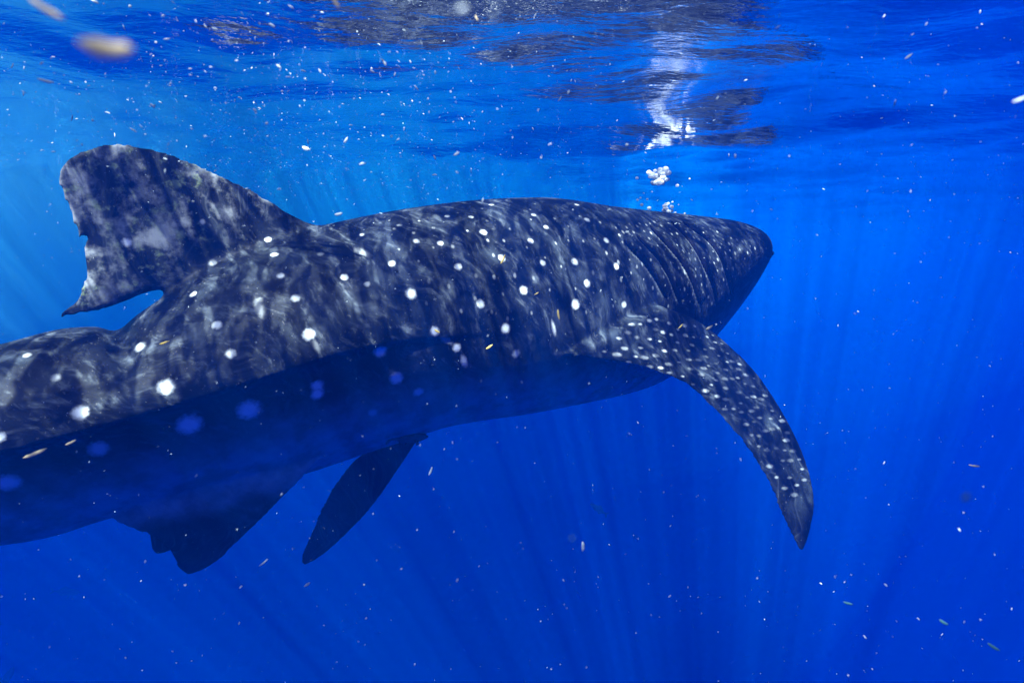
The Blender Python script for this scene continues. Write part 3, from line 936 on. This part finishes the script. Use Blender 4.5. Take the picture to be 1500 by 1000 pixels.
# notable single scraps: (px, py, D, length px, width px, angle deg, material, label)
ONE = [(154, 71, .17, 84, 34, -9, cream_m, "broad cream flake floating close to the lens, blurred, upper left"),
       (68, 14, .26, 62, 11, -32, cream_m, "long thin cream sliver close to the lens in the top left corner"),
       (492, 5, .5, 22, 6, -60, cream_m, "cream sliver cut by the top edge left of the shark's reflection"),
       (1494, 146, .5, 24, 6, 20, white_m, "white sliver cut by the right edge near the surface"),
       (737, 380, 2.6, 15, 4, 65, yellow_m, "bright yellow crooked scrap beside a white spot on the back"),
       (818, 461, 2.8, 16, 4, -82, yellow_m, "upright thin yellow scrap in front of the flank above the pectoral fin"),
       (786, 430, 2.8, 8, 2.5, 30, yellow_m, "short yellow scrap just right of a white spot on the flank"),
       (640, 485, 2.6, 10, 4, -30, yellow_m, "small yellow scrap by a white spot over the belly shade"),
       (717, 508, 2.7, 12, 4, 35, yellow_m, "small tan scrap in front of the shaded flank"),
       (997, 478, 3.2, 10, 3, 45, yellow_m, "yellow scrap over the root of the near pectoral fin"),
       (1039, 480, 3.2, 12, 5, 30, cream_m, "pale cream scrap at the front edge of the near pectoral fin"),
       (241, 502, 2.0, 16, 4, 18, yellow_m, "tan sliver above the largest white spot of the tail"),
       (52, 664, 1.3, 38, 7, 22, cream_m, "long tan sliver in front of the shaded tail at the left edge"),
       (104, 648, 1.4, 18, 4, 25, cream_m, "short tan sliver in front of the shaded tail, right of the long one"),
       (386, 824, 1.6, 18, 3.5, 40, white_m, "bright white sliver between the two lower fins"),
       (631, 690, 1.9, 14, 4, 68, white_m, "white spindle right of the long swept fin"),
       (854, 800, 1.2, 15, 6, 90, white_m, "upright white capsule drifting in the blue below the belly"),
       (450, 856, 1.6, 11, 5, 35, white_m, "white chip under the tip of the long swept fin"),
       (1427, 682, 1.6, 17, 3, -8, cream_m, "level cream sliver in the open water right of the pectoral fin"),
       (1415, 728, .26, 13, 12, 40, green_m, "blurred squarish green flake close to the lens at right"),
       (838, 788, .3, 6, 5, 20, green_m, "blurred green speck left of the white capsule"),
       (1455, 947, 1.0, 22, 6, -32, green_m, "dull green leaf shaped flake in the lower right corner"),
       (1382, 911, 1.0, 15, 5, -30, green_m, "dull green flake left of the leaf shaped one at lower right"),
       (1242, 883, 1.2, 15, 4, -15, green_m, "dull green flake below the tip of the pectoral fin"),
       (1331, 83, 1.2, 14, 4, 35, white_m, "bright white spindle near the surface at upper right"),
       (448, 218, 1.5, 12, 8, -20, white_m, "white chip above the dip between dorsal fin and back"),
       (496, 314, 1.8, 12, 6, 10, white_m, "white flake just above the back in front of the dorsal fin"),
       (698, 27, .8, 9, 3, -62, cream_m, "thin cream sliver over the left part of the reflection"),
       (678, 14, .2, 16, 12, 10, white_m, "blurred pale flake close to the lens at the top middle"),
       (67, 119, .9, 26, 6, -14, white_m, "white streak shaped flake under the broad cream flake")]
def look_rot(ang):
    """local x along the picture angle, local z towards the camera"""
    a = math.radians(ang)
    xa = RIGHT * math.cos(a) + UP * math.sin(a)
    za = -FWD
    ya = za.cross(xa)
    return Matrix((xa, ya, za)).transposed().to_euler()
for i, (px, py, D, ln_, wd_, an, mat, lab) in enumerate(ONE):
    k = D / F * .5
    me = flake_mesh("drifting_flake", mat, i + 50, ln_ * k, wd_ * k * .8, wd_ * k * .4, wd_ * k * .25, 8, 7)
    o = put("drifting_flake", me, at(px, py, D), 1.0, look_rot(an))
    tag(o, lab, "flake")

# the crowd of white specks: the 260 that show largest one by one, the rest as one mass
VAR = [flake_mesh("plankton_speck", white_m, 5 + i, 1, .22 + .12 * (i % 3), .18, .12 * (i % 2)) for i in range(4)] + \
      [flake_mesh("plankton_speck", white_m, 25, 1, .3, .2, .1), flake_mesh("plankton_speck", white_m, 26, 1, .8, .7, 0)]
pr = random.Random(77)
specks = []
for i in range(9000):
    D = 0.9 + 6.0 * pr.random() ** 1.15
    u, v_ = pr.uniform(-80, 1580), pr.uniform(-60, 1060)
    thick = pr.random() < .38
    if thick:                                   # thicker under the surface at the left
        u, v_ = pr.gauss(430, 260), pr.gauss(110, 90)
        if pr.random() < .5: u, v_ = u - 120, v_ - 10
    p = at(u, v_, D)
    if p.z > -0.06: 
        p.z = -0.06 - pr.random() * .25
    size = (0.0010 if thick else 0.00054) * math.exp(pr.gauss(0.30, .62))
    h = bvh.ray_cast(CAM, (p - CAM).normalized())
    if h[0] is not None and h[3] < (p - CAM).length + .03: continue
    x, y, d = proj(p)
    if d < .4: continue
    size = min(size, d * (3.3 if thick else 1.75) / F)
    vis = -40 < x < 1540 and -40 < y < 1040
    # scraps trail along the swimmer's wake: roughly along rays from the picture's middle of travel
    ang = math.degrees(math.atan2(-(y - 330), x - 760)) if pr.random() < .45 else pr.uniform(0, 180)
    specks.append((size / d if vis else 0, p, size, ang + pr.gauss(0, 22), pr.random()))
specks.sort(key=lambda q_: -q_[0])
def speck_rot(ang, w):
    m_ = look_rot(ang).to_matrix() @ Matrix.Rotation((w - .5) * 1.4, 3, 'Y')
    return m_
for sz, p, size, ang, w in specks[:260]:
    me = VAR[int(w * 5.999)]
    o = put("plankton_speck", me, p, size * (1.6 if me is not VAR[5] else .8), speck_rot(ang, w).to_euler())
    tag(o, "tiny white plankton speck drifting in the blue water", "plankton", "white plankton specks in the water")
vs, fs = [], []
fl = [flake_geo(90 + i, 1, .25 + .1 * i, .2, .1, 4, 3) for i in range(4)]
for sz, p, size, ang, w in specks[260:]:
    gv, gf = fl[int(w * 3.99)]
    R_ = speck_rot(ang, w)
    b = len(vs)
    sc = size * 1.5
    vs += [p + R_ @ (Vector(q_) * sc) for q_ in gv]
    fs += [tuple(b + k for k in f) for f in gf]
o = mesh_obj("plankton_specks", vs, fs, white_m, smooth=False)
tag(o, "countless finer white specks hanging in the water", "plankton", kind="stuff")
